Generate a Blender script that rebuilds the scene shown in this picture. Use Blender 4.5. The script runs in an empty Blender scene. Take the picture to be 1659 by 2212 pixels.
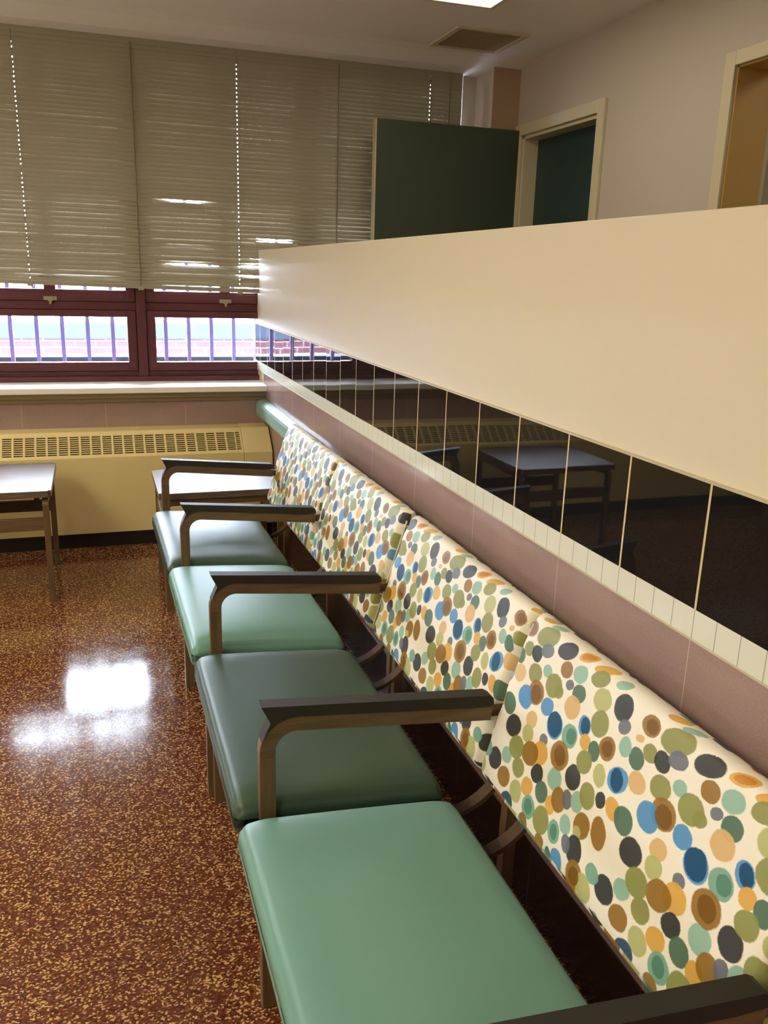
import bpy, bmesh, math, random
from mathutils import Vector, Matrix

random.seed(7)
scene = bpy.context.scene
COL = scene.collection

# ------------------------------------------------------------------ camera
R = [(0.94911961, -0.05840547, 0.30945235),
     (-0.31362723, -0.26410952, 0.91207682),
     (0.02845904, -0.96272268, -0.26898907)]
cam_d = bpy.data.cameras.new('camera')
cam = bpy.data.objects.new('camera', cam_d)
COL.objects.link(cam)
cam.matrix_world = Matrix(((R[0][0], -R[0][1], -R[0][2], -0.857),
                           (R[1][0], -R[1][1], -R[1][2], 0.0),
                           (R[2][0], -R[2][1], -R[2][2], 1.371),
                           (0, 0, 0, 1)))
cam_d.sensor_fit = 'HORIZONTAL'
cam_d.sensor_width = 36.0
cam_d.lens = 1839.04 / 1659.0 * 36.0
cam_d.clip_start = 0.02
cam_d.clip_end = 200
scene.camera = cam
scene.cycles.adaptive_threshold = 0.05
scene.cycles.max_bounces = 7
scene.cycles.diffuse_bounces = 4

# ------------------------------------------------------------------ world, exposure
SKY = 46.0           # overcast daylight behind the blinds
LAMP = 9.0          # warm fluorescent lenses
scene.view_settings.view_transform = 'Standard'
scene.view_settings.look = 'None'
scene.view_settings.gamma = 1.0
scene.view_settings.use_curve_mapping = False
scene.view_settings.exposure = 0.40
world = bpy.data.worlds.new('overcast_sky')
scene.world = world
world.use_nodes = True
wb = world.node_tree.nodes['Background']
wb.inputs[0].default_value = (0.80, 0.87, 1.0, 1)
wb.inputs[1].default_value = SKY
LAMP_COL = (1.0, 0.91, 0.70)


# ------------------------------------------------------------------ materials
def s2l(c):
    c /= 255.0
    return c / 12.92 if c <= 0.04045 else ((c + 0.055) / 1.055) ** 2.4


def rgb(r, g, b):
    return (s2l(r), s2l(g), s2l(b), 1)


class NT:
    """tiny node-tree writer"""
    def __init__(self, name, color=(0.5, 0.5, 0.5, 1), rough=0.5, spec=0.5, metallic=0.0, coat=0.0, coat_rough=0.1):
        self.m = bpy.data.materials.new(name)
        self.m.use_nodes = True
        self.t = self.m.node_tree
        self.b = self.t.nodes['Principled BSDF']
        self.b.inputs['Base Color'].default_value = color
        self.b.inputs['Roughness'].default_value = rough
        self.b.inputs['Specular IOR Level'].default_value = spec
        self.b.inputs['Metallic'].default_value = metallic
        self.b.inputs['Coat Weight'].default_value = coat
        self.b.inputs['Coat Roughness'].default_value = coat_rough

    def n(self, typ, **kw):
        nd = self.t.nodes.new(typ)
        for k, v in kw.items():
            setattr(nd, k, v)
        return nd

    def link(self, a, b):
        self.t.links.new(a, b)

    def math(self, op, a, b=None, c=None, clamp=False):
        nd = self.n('ShaderNodeMath', operation=op, use_clamp=clamp)
        for i, v in enumerate((a, b, c)):
            if v is None:
                continue
            if isinstance(v, (int, float)):
                nd.inputs[i].default_value = v
            else:
                self.link(v, nd.inputs[i])
        return nd.outputs[0]

    def mix(self, fac, a, b, blend='MIX'):
        nd = self.n('ShaderNodeMix', data_type='RGBA', blend_type=blend)
        for i, v in ((0, fac), (6, a), (7, b)):
            if isinstance(v, (int, float, tuple)):
                nd.inputs[i].default_value = v
            else:
                self.link(v, nd.inputs[i])
        return nd.outputs[2]

    def coord(self, kind='Object'):
        return self.n('ShaderNodeTexCoord').outputs[kind]

    def noise(self, scale, detail=2.0, vec=None, rough=0.5):
        nd = self.n('ShaderNodeTexNoise')
        nd.inputs['Scale'].default_value = scale
        nd.inputs['Detail'].default_value = detail
        nd.inputs['Roughness'].default_value = rough
        if vec is not None:
            self.link(vec, nd.inputs['Vector'])
        return nd.outputs['Fac']

    def scaled(self, vec, s):
        nd = self.n('ShaderNodeVectorMath', operation='MULTIPLY')
        self.link(vec, nd.inputs[0])
        nd.inputs[1].default_value = s
        return nd.outputs[0]

    def ramp(self, fac, stops):
        nd = self.n('ShaderNodeValToRGB')
        cr = nd.color_ramp
        cr.elements[0].position, cr.elements[0].color = stops[0]
        cr.elements[1].position, cr.elements[1].color = stops[-1]
        for p, c in stops[1:-1]:
            e = cr.elements.new(p)
            e.color = c
        self.link(fac, nd.inputs[0])
        return nd.outputs[0]

    def bump(self, h, strength, dist):
        nd = self.n('ShaderNodeBump')
        nd.inputs['Strength'].default_value = strength
        nd.inputs['Distance'].default_value = dist
        self.link(h, nd.inputs['Height'])
        self.link(nd.outputs[0], self.b.inputs['Normal'])

    def base(self, c):
        self.link(c, self.b.inputs['Base Color'])


def paint(name, c, rough=0.6, amp=0.04, scale=3.0, bump=0.0):
    k = NT(name, c, rough)
    co = k.coord()
    f = k.noise(scale, 3.0, co)
    dark = tuple(x * (1 - amp * 2) for x in c[:3]) + (1,)
    k.base(k.mix(f, dark, c))
    if bump:
        k.bump(k.noise(260.0, 2.0, co), bump, 0.001)
    return k.m


def wood(name, c, rough=0.42, along=(1, 12, 12)):
    k = NT(name, c, rough, 0.5)
    co = k.scaled(k.coord(), (along[0] * 6.0, along[1] * 6.0, along[2] * 6.0))
    f = k.noise(1.0, 6.0, co, 0.65)
    dark = tuple(x * 0.62 for x in c[:3]) + (1,)
    lite = tuple(min(1, x * 1.25) for x in c[:3]) + (1,)
    k.base(k.ramp(f, [(0.3, dark), (0.55, c), (0.8, lite)]))
    k.bump(f, 0.03, 0.0004)
    return k.m


def vinyl(name, c, rough=0.40):
    k = NT(name, c, rough, 0.4)
    co = k.coord()
    f = k.noise(4.0, 3.0, co)
    lo = tuple(x * 0.93 for x in c[:3]) + (1,)
    k.base(k.mix(f, lo, c))
    k.b.inputs['Sheen Weight'].default_value = 0.0
    k.b.inputs['Sheen Roughness'].default_value = 0.4
    k.bump(k.noise(900.0, 1.0, co), 0.12, 0.0004)
    return k.m


def tiles(name, c, grout, axis, period, phase, width, rough=0.06, tilt=0.0, rows=None, speck=0.0, var=0.0, spec=0.5):
    """glazed tiles: axis 'X'/'Y' runs along the wall, rows=(z0,height) adds bed joints"""
    k = NT(name, c, rough, spec)
    geo = k.n('ShaderNodeNewGeometry').outputs['Position']
    sep = k.n('ShaderNodeSeparateXYZ')
    k.link(geo, sep.inputs[0])
    q = k.math('DIVIDE', k.math('SUBTRACT', sep.outputs[axis], phase), period)
    fr = k.math('FRACT', q)
    d = k.math('MULTIPLY', k.math('MINIMUM', fr, k.math('SUBTRACT', 1.0, fr)), period)
    line = k.math('LESS_THAN', d, width * 0.5)
    idx = k.math('FLOOR', q)
    if rows:
        qz = k.math('DIVIDE', k.math('SUBTRACT', sep.outputs['Z'], rows[0]), rows[1])
        fz = k.math('FRACT', qz)
        dz = k.math('MULTIPLY', k.math('MINIMUM', fz, k.math('SUBTRACT', 1.0, fz)), rows[1])
        line = k.math('MAXIMUM', line, k.math('LESS_THAN', dz, width * 0.5))
        idx = k.math('ADD', idx, k.math('MULTIPLY', k.math('FLOOR', qz), 17.0))
    col = c
    if speck:
        f = k.noise(320.0, 3.0, geo, 0.8)
        g = k.noise(5.0, 4.0, geo, 0.6)
        f = k.math('ADD', k.math('MULTIPLY', f, 0.7), k.math('MULTIPLY', g, 0.3))
        lo = tuple(x * (1 - speck) for x in c[:3]) + (1,)
        hi = tuple(x * (1 + speck) for x in c[:3]) + (1,)
        col = k.ramp(f, [(0.35, lo), (0.65, hi)])
    k.base(k.mix(line, col, grout))
    k.link(k.math('ADD', k.math('MULTIPLY', line, 0.6), rough), k.b.inputs['Roughness'])
    if tilt:
        wn = k.n('ShaderNodeTexWhiteNoise', noise_dimensions='1D')
        k.link(idx, wn.inputs['W'])
        v = k.n('ShaderNodeVectorMath', operation='SUBTRACT')
        k.link(wn.outputs['Color'], v.inputs[0])
        v.inputs[1].default_value = (0.5, 0.5, 0.5)
        v2 = k.n('ShaderNodeVectorMath', operation='SCALE')
        k.link(v.outputs[0], v2.inputs[0])
        v2.inputs['Scale'].default_value = tilt
        nrm = k.n('ShaderNodeNewGeometry').outputs['Normal']
        v3 = k.n('ShaderNodeVectorMath', operation='ADD')
        k.link(v2.outputs[0], v3.inputs[0])
        k.link(nrm, v3.inputs[1])
        v4 = k.n('ShaderNodeVectorMath', operation='NORMALIZE')
        k.link(v3.outputs[0], v4.inputs[0])
        k.link(v4.outputs[0], k.b.inputs['Normal'])
    return k.m


def emit(name, c, strength):
    m = bpy.data.materials.new(name)
    m.use_nodes = True
    t = m.node_tree
    t.nodes.remove(t.nodes['Principled BSDF'])
    e = t.nodes.new('ShaderNodeEmission')
    e.inputs[0].default_value = (*c, 1)
    e.inputs[1].default_value = strength
    t.links.new(e.outputs[0], t.nodes['Material Output'].inputs[0])
    return m


def glass(name):
    m = bpy.data.materials.new(name)
    m.use_nodes = True
    t = m.node_tree
    t.nodes.remove(t.nodes['Principled BSDF'])
    tr = t.nodes.new('ShaderNodeBsdfTransparent')
    tr.inputs[0].default_value = (0.93, 0.95, 0.97, 1)
    gl = t.nodes.new('ShaderNodeBsdfGlossy')
    gl.inputs['Roughness'].default_value = 0.02
    fr = t.nodes.new('ShaderNodeFresnel')
    fr.inputs[0].default_value = 1.45
    mx = t.nodes.new('ShaderNodeMixShader')
    t.links.new(fr.outputs[0], mx.inputs[0])
    t.links.new(tr.outputs[0], mx.inputs[1])
    t.links.new(gl.outputs[0], mx.inputs[2])
    t.links.new(mx.outputs[0], t.nodes['Material Output'].inputs[0])
    return m

SPOT_PERIOD = 0.3737
SPOTS = """k 0.1829 0.2031 0.0240 0.0221 2.90;k 0.2541 0.2418 0.0180 0.0159 -0.78;k 0.3680 0.2128 0.0245 0.0199 -2.55;B 0.0134 0.3156 0.0202 0.0160 3.11;V 0.0708 0.3220 0.0337 0.0195 -2.82;P 0.0037 0.2891 0.0099 0.0062 -2.86;G 0.0128 0.2604 0.0185 0.0154 -0.32;V 0.0340 0.2813 0.0160 0.0133 2.95;N 0.0615 0.2841 0.0177 0.0149 2.92;S 0.0865 0.3010 0.0193 0.0133 -2.87;N 0.1380 0.3245 0.0275 0.0162 -2.80;O 0.1935 0.3391 0.0233 0.0097 -2.74;O 0.0459 0.3520 0.0210 0.0077 -2.78;M 0.0806 0.3500 0.0202 0.0068 -2.77;P 0.0323 0.2317 0.0197 0.0165 3.06;V 0.0768 0.2517 0.0215 0.0176 -3.03;M 0.1093 0.2715 0.0141 0.0115 -3.01;B 0.1569 0.2969 0.0175 0.0146 -3.04;M 0.1951 0.3067 0.0198 0.0158 -2.90;O 0.2449 0.3414 0.0280 0.0094 -2.71;V 0.2444 0.3226 0.0231 0.0147 -2.75;S 0.1805 0.2793 0.0111 0.0090 -2.91;B 0.1004 0.2242 0.0254 0.0221 3.10;K 0.0762 0.2043 0.0243 0.0210 3.11;V 0.1403 0.2583 0.0249 0.0211 -3.04;V 0.1592 0.2559 0.0135 0.0118 -3.11;G 0.2107 0.2775 0.0186 0.0159 -2.95;P 0.2078 0.2512 0.0218 0.0195 -3.06;K 0.1452 0.2196 0.0188 0.0162 -3.00;L 0.2696 0.2966 0.0223 0.0195 -2.93;V 0.2853 0.2629 0.0224 0.0212 2.97;M 0.2977 0.3395 0.0175 0.0090 -2.71;N 0.3192 0.3096 0.0227 0.0215 -0.33;S 0.3386 0.2866 0.0142 0.0118 -2.71;D 0.1817 0.2048 0.0222 0.0202 -0.50;T 0.2285 0.2090 0.0215 0.0200 -3.04;D 0.2560 0.2429 0.0146 0.0117 -0.90;O 0.2698 0.2212 0.0144 0.0130 -2.82;G 0.2963 0.2202 0.0167 0.0143 -0.93;B 0.3221 0.2397 0.0198 0.0193 3.12;P 0.1163 0.1786 0.0177 0.0151 -2.95;N 0.0705 0.1424 0.0251 0.0207 -2.90;L 0.1194 0.1528 0.0180 0.0163 3.13;S 0.1679 0.1673 0.0123 0.0105 -2.82;O 0.1721 0.1437 0.0224 0.0207 -3.03;B 0.1452 0.1278 0.0256 0.0213 -2.77;O 0.0067 0.1710 0.0190 0.0159 -0.49;G 0.0354 0.1701 0.0227 0.0197 -0.27;N 0.0472 0.0612 0.0231 0.0207 -3.10;M 0.0795 0.0866 0.0182 0.0151 -2.81;V 0.1012 0.1148 0.0245 0.0210 -2.89;B 0.0908 0.0487 0.0218 0.0186 -2.79;V 0.1253 0.0876 0.0200 0.0178 -2.87;N 0.1821 0.1101 0.0191 0.0166 -2.73;M 0.2313 0.1295 0.0203 0.0193 -2.87;N 0.2726 0.1585 0.0209 0.0205 -0.43;V 0.2843 0.1938 0.0201 0.0187 -2.76;L 0.1389 0.0488 0.0204 0.0194 -0.23;O 0.1668 0.0750 0.0191 0.0167 -2.71;G 0.2092 0.0915 0.0191 0.0185 -0.50;O 0.2416 0.0871 0.0159 0.0151 -0.92;B 0.2577 0.1072 0.0203 0.0198 -0.89;S 0.2775 0.1209 0.0161 0.0132 -0.99;M 0.3016 0.1314 0.0171 0.0159 -1.07;V 0.3188 0.1539 0.0209 0.0195 -1.08;N 0.3499 0.1661 0.0131 0.0123 -1.18;L 0.3278 0.1959 0.0181 0.0150 -1.01;T 0.1877 0.0481 0.0209 0.0204 3.10;V 0.2311 0.0513 0.0245 0.0239 -2.54;B 0.3308 0.1074 0.0215 0.0207 -1.96;L 0.3255 0.0924 0.0107 0.0103 -1.77;B 0.3705 0.1218 0.0251 0.0186 -1.08;M 0.2931 0.0851 0.0165 0.0153 -1.13;T 0.2715 0.0570 0.0193 0.0171 -1.06;N 0.3318 0.0652 0.0229 0.0210 -1.29;S 0.3093 0.0604 0.0150 0.0119 -1.06;D 0.1195 0.0149 0.0220 0.0187 -2.68;T 0.0454 0.0022 0.0172 0.0158 -0.31;B 0.1821 0.0162 0.0158 0.0154 -0.72;B 0.2413 0.0181 0.0144 0.0125 -2.47;K 0.2981 0.0213 0.0195 0.0168 -1.12;B 0.3492 0.0305 0.0250 0.0223 -1.32;G 0.2738 0.0144 0.0141 0.0093 -1.00;B 0.2224 0.1688 0.0261 0.0247 -3.08;T 0.0127 0.0632 0.0171 0.0150 -3.12;L 0.0033 0.0305 0.0225 0.0194 -0.55;M 0.3564 0.2627 0.0153 0.0140 -0.96;D 0.3664 0.2118 0.0181 0.0146 -1.05;t 0.2327 0.2107 0.0138 0.0130 -0.31;b 0.0164 0.3160 0.0133 0.0109 2.93;b 0.1021 0.2218 0.0180 0.0158 -0.34;b 0.3221 0.2397 0.0132 0.0127 -0.71;b 0.2234 0.1694 0.0177 0.0159 -0.77;o 0.1935 0.3391 0.0166 0.0063 -2.73;t 0.1869 0.0492 0.0138 0.0125 -0.85;t 0.2715 0.0570 0.0129 0.0102 -1.02;b 0.3492 0.0305 0.0155 0.0143 -1.61"""

def spotted_fabric():
    k = NT('spotted_fabric', rgb(240, 228, 196), 0.55, 0.35)
    uv = k.coord('UV')
    sep = k.n('ShaderNodeSeparateXYZ')
    k.link(uv, sep.inputs[0])
    u = k.math('WRAP', sep.outputs['X'], SPOT_PERIOD, 0.0)
    v = k.math('WRAP', sep.outputs['Y'], 0.362, 0.0)
    cmb = k.n('ShaderNodeCombineXYZ')
    k.link(u, cmb.inputs[0])
    k.link(v, cmb.inputs[1])
    nz = k.n('ShaderNodeTexNoise')
    nz.inputs['Scale'].default_value = 420.0
    nz.inputs['Detail'].default_value = 1.0
    k.link(uv, nz.inputs['Vector'])
    nz2 = k.n('ShaderNodeTexNoise')
    nz2.inputs['Scale'].default_value = 45.0
    nz2.inputs['Detail'].default_value = 1.0
    k.link(uv, nz2.inputs['Vector'])
    off = k.n('ShaderNodeVectorMath', operation='MULTIPLY_ADD')
    k.link(nz.outputs['Color'], off.inputs[0])
    off.inputs[1].default_value = (0.0022, 0.0022, 0)
    k.link(cmb.outputs[0], off.inputs[2])
    off2 = k.n('ShaderNodeVectorMath', operation='MULTIPLY_ADD')
    k.link(nz2.outputs['Color'], off2.inputs[0])
    off2.inputs[1].default_value = (0.004, 0.004, 0)
    k.link(off.outputs[0], off2.inputs[2])
    sub = k.n('ShaderNodeVectorMath', operation='SUBTRACT')
    k.link(off2.outputs[0], sub.inputs[0])
    sub.inputs[1].default_value = (0.0031, 0.0031, 0)
    p = sub.outputs[0]
    pal = {'N': rgb(24, 30, 38), 'B': rgb(150, 108, 14), 'O': rgb(222, 170, 70), 'P': rgb(220, 182, 120),
           'G': rgb(70, 110, 88), 'M': rgb(146, 190, 172), 'L': rgb(184, 186, 118), 'V': rgb(142, 146, 74),
           'K': rgb(74, 146, 202), 'D': rgb(8, 74, 112), 'S': rgb(106, 112, 124), 'T': rgb(120, 172, 150),
           'k': rgb(80, 150, 204), 'b': rgb(122, 84, 0), 't': rgb(86, 136, 116), 'o': rgb(204, 134, 40)}
    cream = rgb(246, 240, 224)
    cur = cream
    count = 0
    p0 = p
    for line in SPOTS.split(';'):
        f = line.split()
        cu, cv, a, b, ang = map(float, f[1:])
        reps = [cu]
        rr = max(a, b)
        if cu < rr:
            reps.append(cu + SPOT_PERIOD)
        if cu > SPOT_PERIOD - rr:
            reps.append(cu - SPOT_PERIOD)
        for c in reps:
            count += 1
            if count % 8 == 0:      # later spots wait for the earlier ones (keeps the shader stack small)
                w_ = k.n('ShaderNodeVectorMath', operation='MULTIPLY_ADD')
                k.link(cur, w_.inputs[0])
                w_.inputs[1].default_value = (1e-7, 1e-7, 0)
                k.link(p0, w_.inputs[2])
                p = w_.outputs[0]
            mp = k.n('ShaderNodeMapping', vector_type='TEXTURE')
            mp.inputs['Location'].default_value = (c, cv, 0)
            mp.inputs['Rotation'].default_value = (0, 0, ang)
            mp.inputs['Scale'].default_value = (a, b, 1)
            k.link(p, mp.inputs['Vector'])
            ln = k.n('ShaderNodeVectorMath', operation='LENGTH')
            k.link(mp.outputs[0], ln.inputs[0])
            mr = k.n('ShaderNodeMapRange')
            mr.inputs['From Min'].default_value = 0.95
            mr.inputs['From Max'].default_value = 1.04
            mr.inputs['To Min'].default_value = 0.95
            mr.inputs['To Max'].default_value = 0.0
            k.link(ln.outputs['Value'], mr.inputs['Value'])
            cur = k.mix(mr.outputs[0], cur, pal[f[0]])
    k.base(cur)
    k.bump(k.noise(1500.0, 1.0, uv), 0.15, 0.0004)
    return k.m


def floor_material():
    k = NT('speckled_floor_tile', rgb(120, 70, 45), 0.16, 0.5)
    geo = k.n('ShaderNodeNewGeometry').outputs['Position']
    sep = k.n('ShaderNodeSeparateXYZ')
    k.link(geo, sep.inputs[0])
    qx = k.math('DIVIDE', k.math('SUBTRACT', sep.outputs['X'], -0.76), 0.305)
    qy = k.math('DIVIDE', k.math('SUBTRACT', sep.outputs['Y'], 0.05), 0.305)
    lines = []
    for q in (qx, qy):
        fr = k.math('FRACT', q)
        d = k.math('MINIMUM', fr, k.math('SUBTRACT', 1.0, fr))
        lines.append(k.math('LESS_THAN', d, 0.0022))
    line = k.math('MAXIMUM', lines[0], lines[1])
    tile = k.n('ShaderNodeCombineXYZ')
    k.link(k.math('FLOOR', qx), tile.inputs[0])
    k.link(k.math('FLOOR', qy), tile.inputs[1])
    wn = k.n('ShaderNodeTexWhiteNoise', noise_dimensions='3D')
    k.link(tile.outputs[0], wn.inputs['Vector'])
    # every tile is cut from another place of the sheet
    sh = k.n('ShaderNodeVectorMath', operation='MULTIPLY_ADD')
    k.link(wn.outputs['Color'], sh.inputs[0])
    sh.inputs[1].default_value = (3, 5, 0)
    k.link(geo, sh.inputs[2])
    warp = k.n('ShaderNodeTexNoise')
    warp.inputs['Scale'].default_value = 120.0
    k.link(sh.outputs[0], warp.inputs['Vector'])
    wv = k.n('ShaderNodeVectorMath', operation='MULTIPLY_ADD')
    k.link(warp.outputs['Color'], wv.inputs[0])
    wv.inputs[1].default_value = (0.004, 0.004, 0)
    k.link(sh.outputs[0], wv.inputs[2])
    st = k.scaled(wv.outputs[0], (230, 330, 1))
    vor = k.n('ShaderNodeTexVoronoi', voronoi_dimensions='2D')
    vor.inputs['Scale'].default_value = 1.0
    k.link(st, vor.inputs['Vector'])
    sc = k.n('ShaderNodeSeparateColor')
    k.link(vor.outputs['Color'], sc.inputs[0])
    col = k.ramp(sc.outputs[0], [(0.0, rgb(60, 32, 22)), (0.25, rgb(94, 48, 32)), (0.55, rgb(110, 58, 38)),
                                 (0.8, rgb(124, 70, 46)), (0.92, rgb(144, 98, 62)), (1.0, rgb(166, 124, 80))])
    chip = k.math('GREATER_THAN', sc.outputs[1], 0.84)
    col = k.mix(chip, col, rgb(226, 186, 122))
    big = k.noise(2.2, 3.0, geo)
    col = k.mix(k.math('MULTIPLY', big, 0.50), col, rgb(72, 38, 24))
    col = k.mix(k.math('MULTIPLY', line, 0.6), col, rgb(48, 28, 20))
    k.base(col)
    ro = k.noise(14.0, 4.0, geo)
    k.link(k.math('ADD', k.math('MULTIPLY', ro, 0.14), 0.05), k.b.inputs['Roughness'])
    wav = k.noise(3.0, 2.0, geo)
    k.bump(wav, 0.25, 0.004)
    return k.m


def brick_material():
    k = NT('red_brick', rgb(150, 80, 70), 0.85)
    geo = k.n('ShaderNodeNewGeometry').outputs['Position']
    sep = k.n('ShaderNodeSeparateXYZ')
    k.link(geo, sep.inputs[0])
    cmb = k.n('ShaderNodeCombineXYZ')
    k.link(sep.outputs['X'], cmb.inputs[0])
    k.link(sep.outputs['Z'], cmb.inputs[1])
    br = k.n('ShaderNodeTexBrick')
    k.link(cmb.outputs[0], br.inputs['Vector'])
    br.inputs['Color1'].default_value = rgb(66, 24, 32)
    br.inputs['Color2'].default_value = rgb(54, 18, 26)
    br.inputs['Mortar'].default_value = rgb(104, 96, 104)
    br.inputs['Scale'].default_value = 1.0
    br.inputs['Mortar Size'].default_value = 0.006
    br.inputs['Brick Width'].default_value = 0.215
    br.inputs['Row Height'].default_value = 0.072
    k.base(br.outputs['Color'])
    return k.m


M = {}
M['partition'] = paint('warm_white_paint', rgb(226, 217, 192), 0.5, 0.015, 2.0, 0.05)
M['wall'] = paint('beige_wall_paint', rgb(188, 176, 162), 0.6, 0.02, 1.5, 0.05)
M['tan'] = paint('tan_wall_paint', rgb(170, 142, 114), 0.6, 0.02)
M['jamb'] = paint('ochre_jamb_paint', rgb(200, 160, 90), 0.5, 0.02)
M['ceiling'] = paint('ceiling_paint', rgb(242, 237, 232), 0.7, 0.02, 1.0, 0.05)
M['cream'] = paint('cream_enamel', rgb(214, 194, 146), 0.4, 0.02)
M['trim'] = paint('cream_trim_paint', rgb(202, 190, 158), 0.4, 0.02)
M['black_tile'] = tiles('black_glazed_tile', rgb(26, 25, 27), rgb(214, 196, 150), 'Y', 0.20536, 1.0053, 0.0048, 0.025, 0.006, spec=0.32)
M['white_tile'] = tiles('pale_glazed_tile', rgb(228, 230, 214), rgb(170, 166, 152), 'Y', 0.20536 / 4, 1.0053, 0.0022, 0.08, 0.004)
M['mauve_y'] = tiles('mauve_glazed_tile', rgb(162, 136, 130), rgb(192, 172, 162), 'Y', 0.41, 1.0073, 0.0016, 0.12, 0.003, (0.02, 0.41), 0.16)
M['mauve_x'] = tiles('mauve_glazed_tile_window', rgb(162, 136, 130), rgb(192, 172, 162), 'X', 0.402, -1.232, 0.002, 0.16, 0.003, (0.02, 0.41), 0.16)
M['base_tile'] = tiles('dark_brown_base_tile', rgb(52, 38, 36), rgb(84, 70, 66), 'Y', 0.41, 1.0073, 0.0014, 0.2, 0.003)
M['floor'] = floor_material()
M['fabric'] = spotted_fabric()
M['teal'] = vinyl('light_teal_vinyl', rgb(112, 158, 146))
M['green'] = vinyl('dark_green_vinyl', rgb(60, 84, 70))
M['frame_wood'] = wood('taupe_stained_wood', rgb(112, 88, 60), 0.4)
M['frame_wood_v'] = wood('taupe_stained_wood_upright', rgb(112, 88, 60), 0.4, (12, 12, 1))
M['table_wood'] = wood('walnut_laminate', rgb(112, 94, 80), 0.36, (1.5, 14, 14))
M['piping'] = paint('cream_piping', rgb(236, 228, 206), 0.6)
M['bracket'] = paint('brown_strap', rgb(92, 70, 48), 0.75, 0.05)
M['table_wood'].node_tree.nodes['Principled BSDF'].inputs['Specular IOR Level'].default_value = 0.28
M['pad'] = paint('black_urethane', rgb(42, 37, 30), 0.55, 0.03)
M['dark_wood'] = wood('dark_brown_wood', rgb(58, 44, 34), 0.45, (12, 1, 12))
M['red_frame'] = paint('oxblood_metal_paint', rgb(90, 40, 44), 0.42, 0.03)
M['latch'] = paint('worn_bronze', rgb(164, 150, 122), 0.4)
M['sill'] = paint('white_stone_sill', rgb(246, 244, 238), 0.6, 0.03, 8.0)
M['apron'] = paint('dull_olive_trim', rgb(146, 134, 106), 0.5, 0.03)
M['heater'] = paint('yellow_cream_enamel', rgb(234, 214, 152), 0.42, 0.02)
M['heater_dark'] = paint('slot_shade', rgb(40, 34, 24), 0.8)
M['black'] = paint('black_rubber_base', rgb(22, 21, 20), 0.5)
M['door_green'] = paint('dark_green_door_paint', rgb(58, 68, 54), 0.45, 0.03)
M['door_blue'] = paint('dark_bluegreen_door_paint', rgb(38, 60, 58), 0.5, 0.03)
M['rail'] = vinyl('mint_bumper_vinyl', rgb(150, 190, 182), 0.3)
M['glass'] = glass('window_glass')
M['bars'] = paint('glare_tinted_iron', rgb(112, 106, 156), 0.6)  # lavender veil of window glare put into the bars' colour
M['stone'] = paint('weathered_coping_stone', rgb(32, 42, 58), 0.9, 0.3, 9.0)
M['brick'] = brick_material()
M['snow'] = paint('white_roof_membrane', rgb(232, 234, 238), 0.8)
M['ledge'] = paint('mossy_ledge_stone', rgb(56, 70, 72), 0.85, 0.2, 12.0)
M['vent'] = paint('dusty_vent_metal', rgb(168, 152, 114), 0.7, 0.1, 30.0)
M['vent_frame'] = paint('vent_frame_paint', rgb(206, 192, 164), 0.6)
M['lens'] = emit('lit_lamp_lens', LAMP_COL, LAMP)
M['lens_dim'] = emit('dim_lamp_lens', LAMP_COL, LAMP * 0.40)  # output turned down so the right wall stays dim
M['lens_near'] = emit('bright_lamp_lens', LAMP_COL, LAMP * 1.12)
M['lens_far'] = emit('added_lamp_lens', LAMP_COL, LAMP * 0.50)  # weaker glow for the added lamp by the window
M['white_metal'] = paint('white_lamp_metal', rgb(226, 220, 205), 0.4)
# blinds: thin aluminium slats that let a little daylight through
kb = NT('taupe_blind_slat', rgb(156, 149, 130), 0.5, 0.3)
M['slat'] = kb.m
M['cord'] = paint('blind_cord', rgb(120, 108, 84), 0.8)


# ------------------------------------------------------------------ mesh helpers
def finish(name, bm, m, parent=None, smooth=False, loc=None, bevel=0.0, seg=2):
    bmesh.ops.recalc_face_normals(bm, faces=bm.faces)
    me = bpy.data.meshes.new(name)
    bm.to_mesh(me)
    bm.free()
    me.materials.append(M[m] if isinstance(m, str) else m)
    if smooth:
        for p in me.polygons:
            p.use_smooth = True
    o = bpy.data.objects.new(name, me)
    COL.objects.link(o)
    if parent:
        o.parent = parent
    if loc:
        o.location = loc
    if bevel:
        md = o.modifiers.new('soft_edges', 'BEVEL')
        md.width = bevel
        md.segments = seg
        md.limit_method = 'ANGLE'
        md.angle_limit = math.radians(40)
    return o


def bx(bm, x0, x1, y0, y1, z0, z1):
    vs = [bm.verts.new((x, y, z)) for x in (x0, x1) for y in (y0, y1) for z in (z0, z1)]
    for f in ((0, 1, 3, 2), (4, 6, 7, 5), (0, 4, 5, 1), (2, 3, 7, 6), (0, 2, 6, 4), (1, 5, 7, 3)):
        bm.faces.new([vs[i] for i in f])


def boxes(name, m, lst, parent=None, bevel=0.0):
    bm = bmesh.new()
    for b in lst:
        bx(bm, *b)
    return finish(name, bm, m, parent, bevel=bevel)


def prism(bm, poly, a0, a1, axis='y'):
    """extrude polygon along an axis; poly in the two other axes (in xyz order)"""
    def P(p, a):
        if axis == 'y':
            return (p[0], a, p[1])
        if axis == 'x':
            return (a, p[0], p[1])
        return (p[0], p[1], a)
    A = [bm.verts.new(P(p, a0)) for p in poly]
    B = [bm.verts.new(P(p, a1)) for p in poly]
    n = len(poly)
    bm.faces.new(A)
    bm.faces.new(B[::-1])
    for i in range(n):
        bm.faces.new((A[i], B[i], B[(i + 1) % n], A[(i + 1) % n]))


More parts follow.
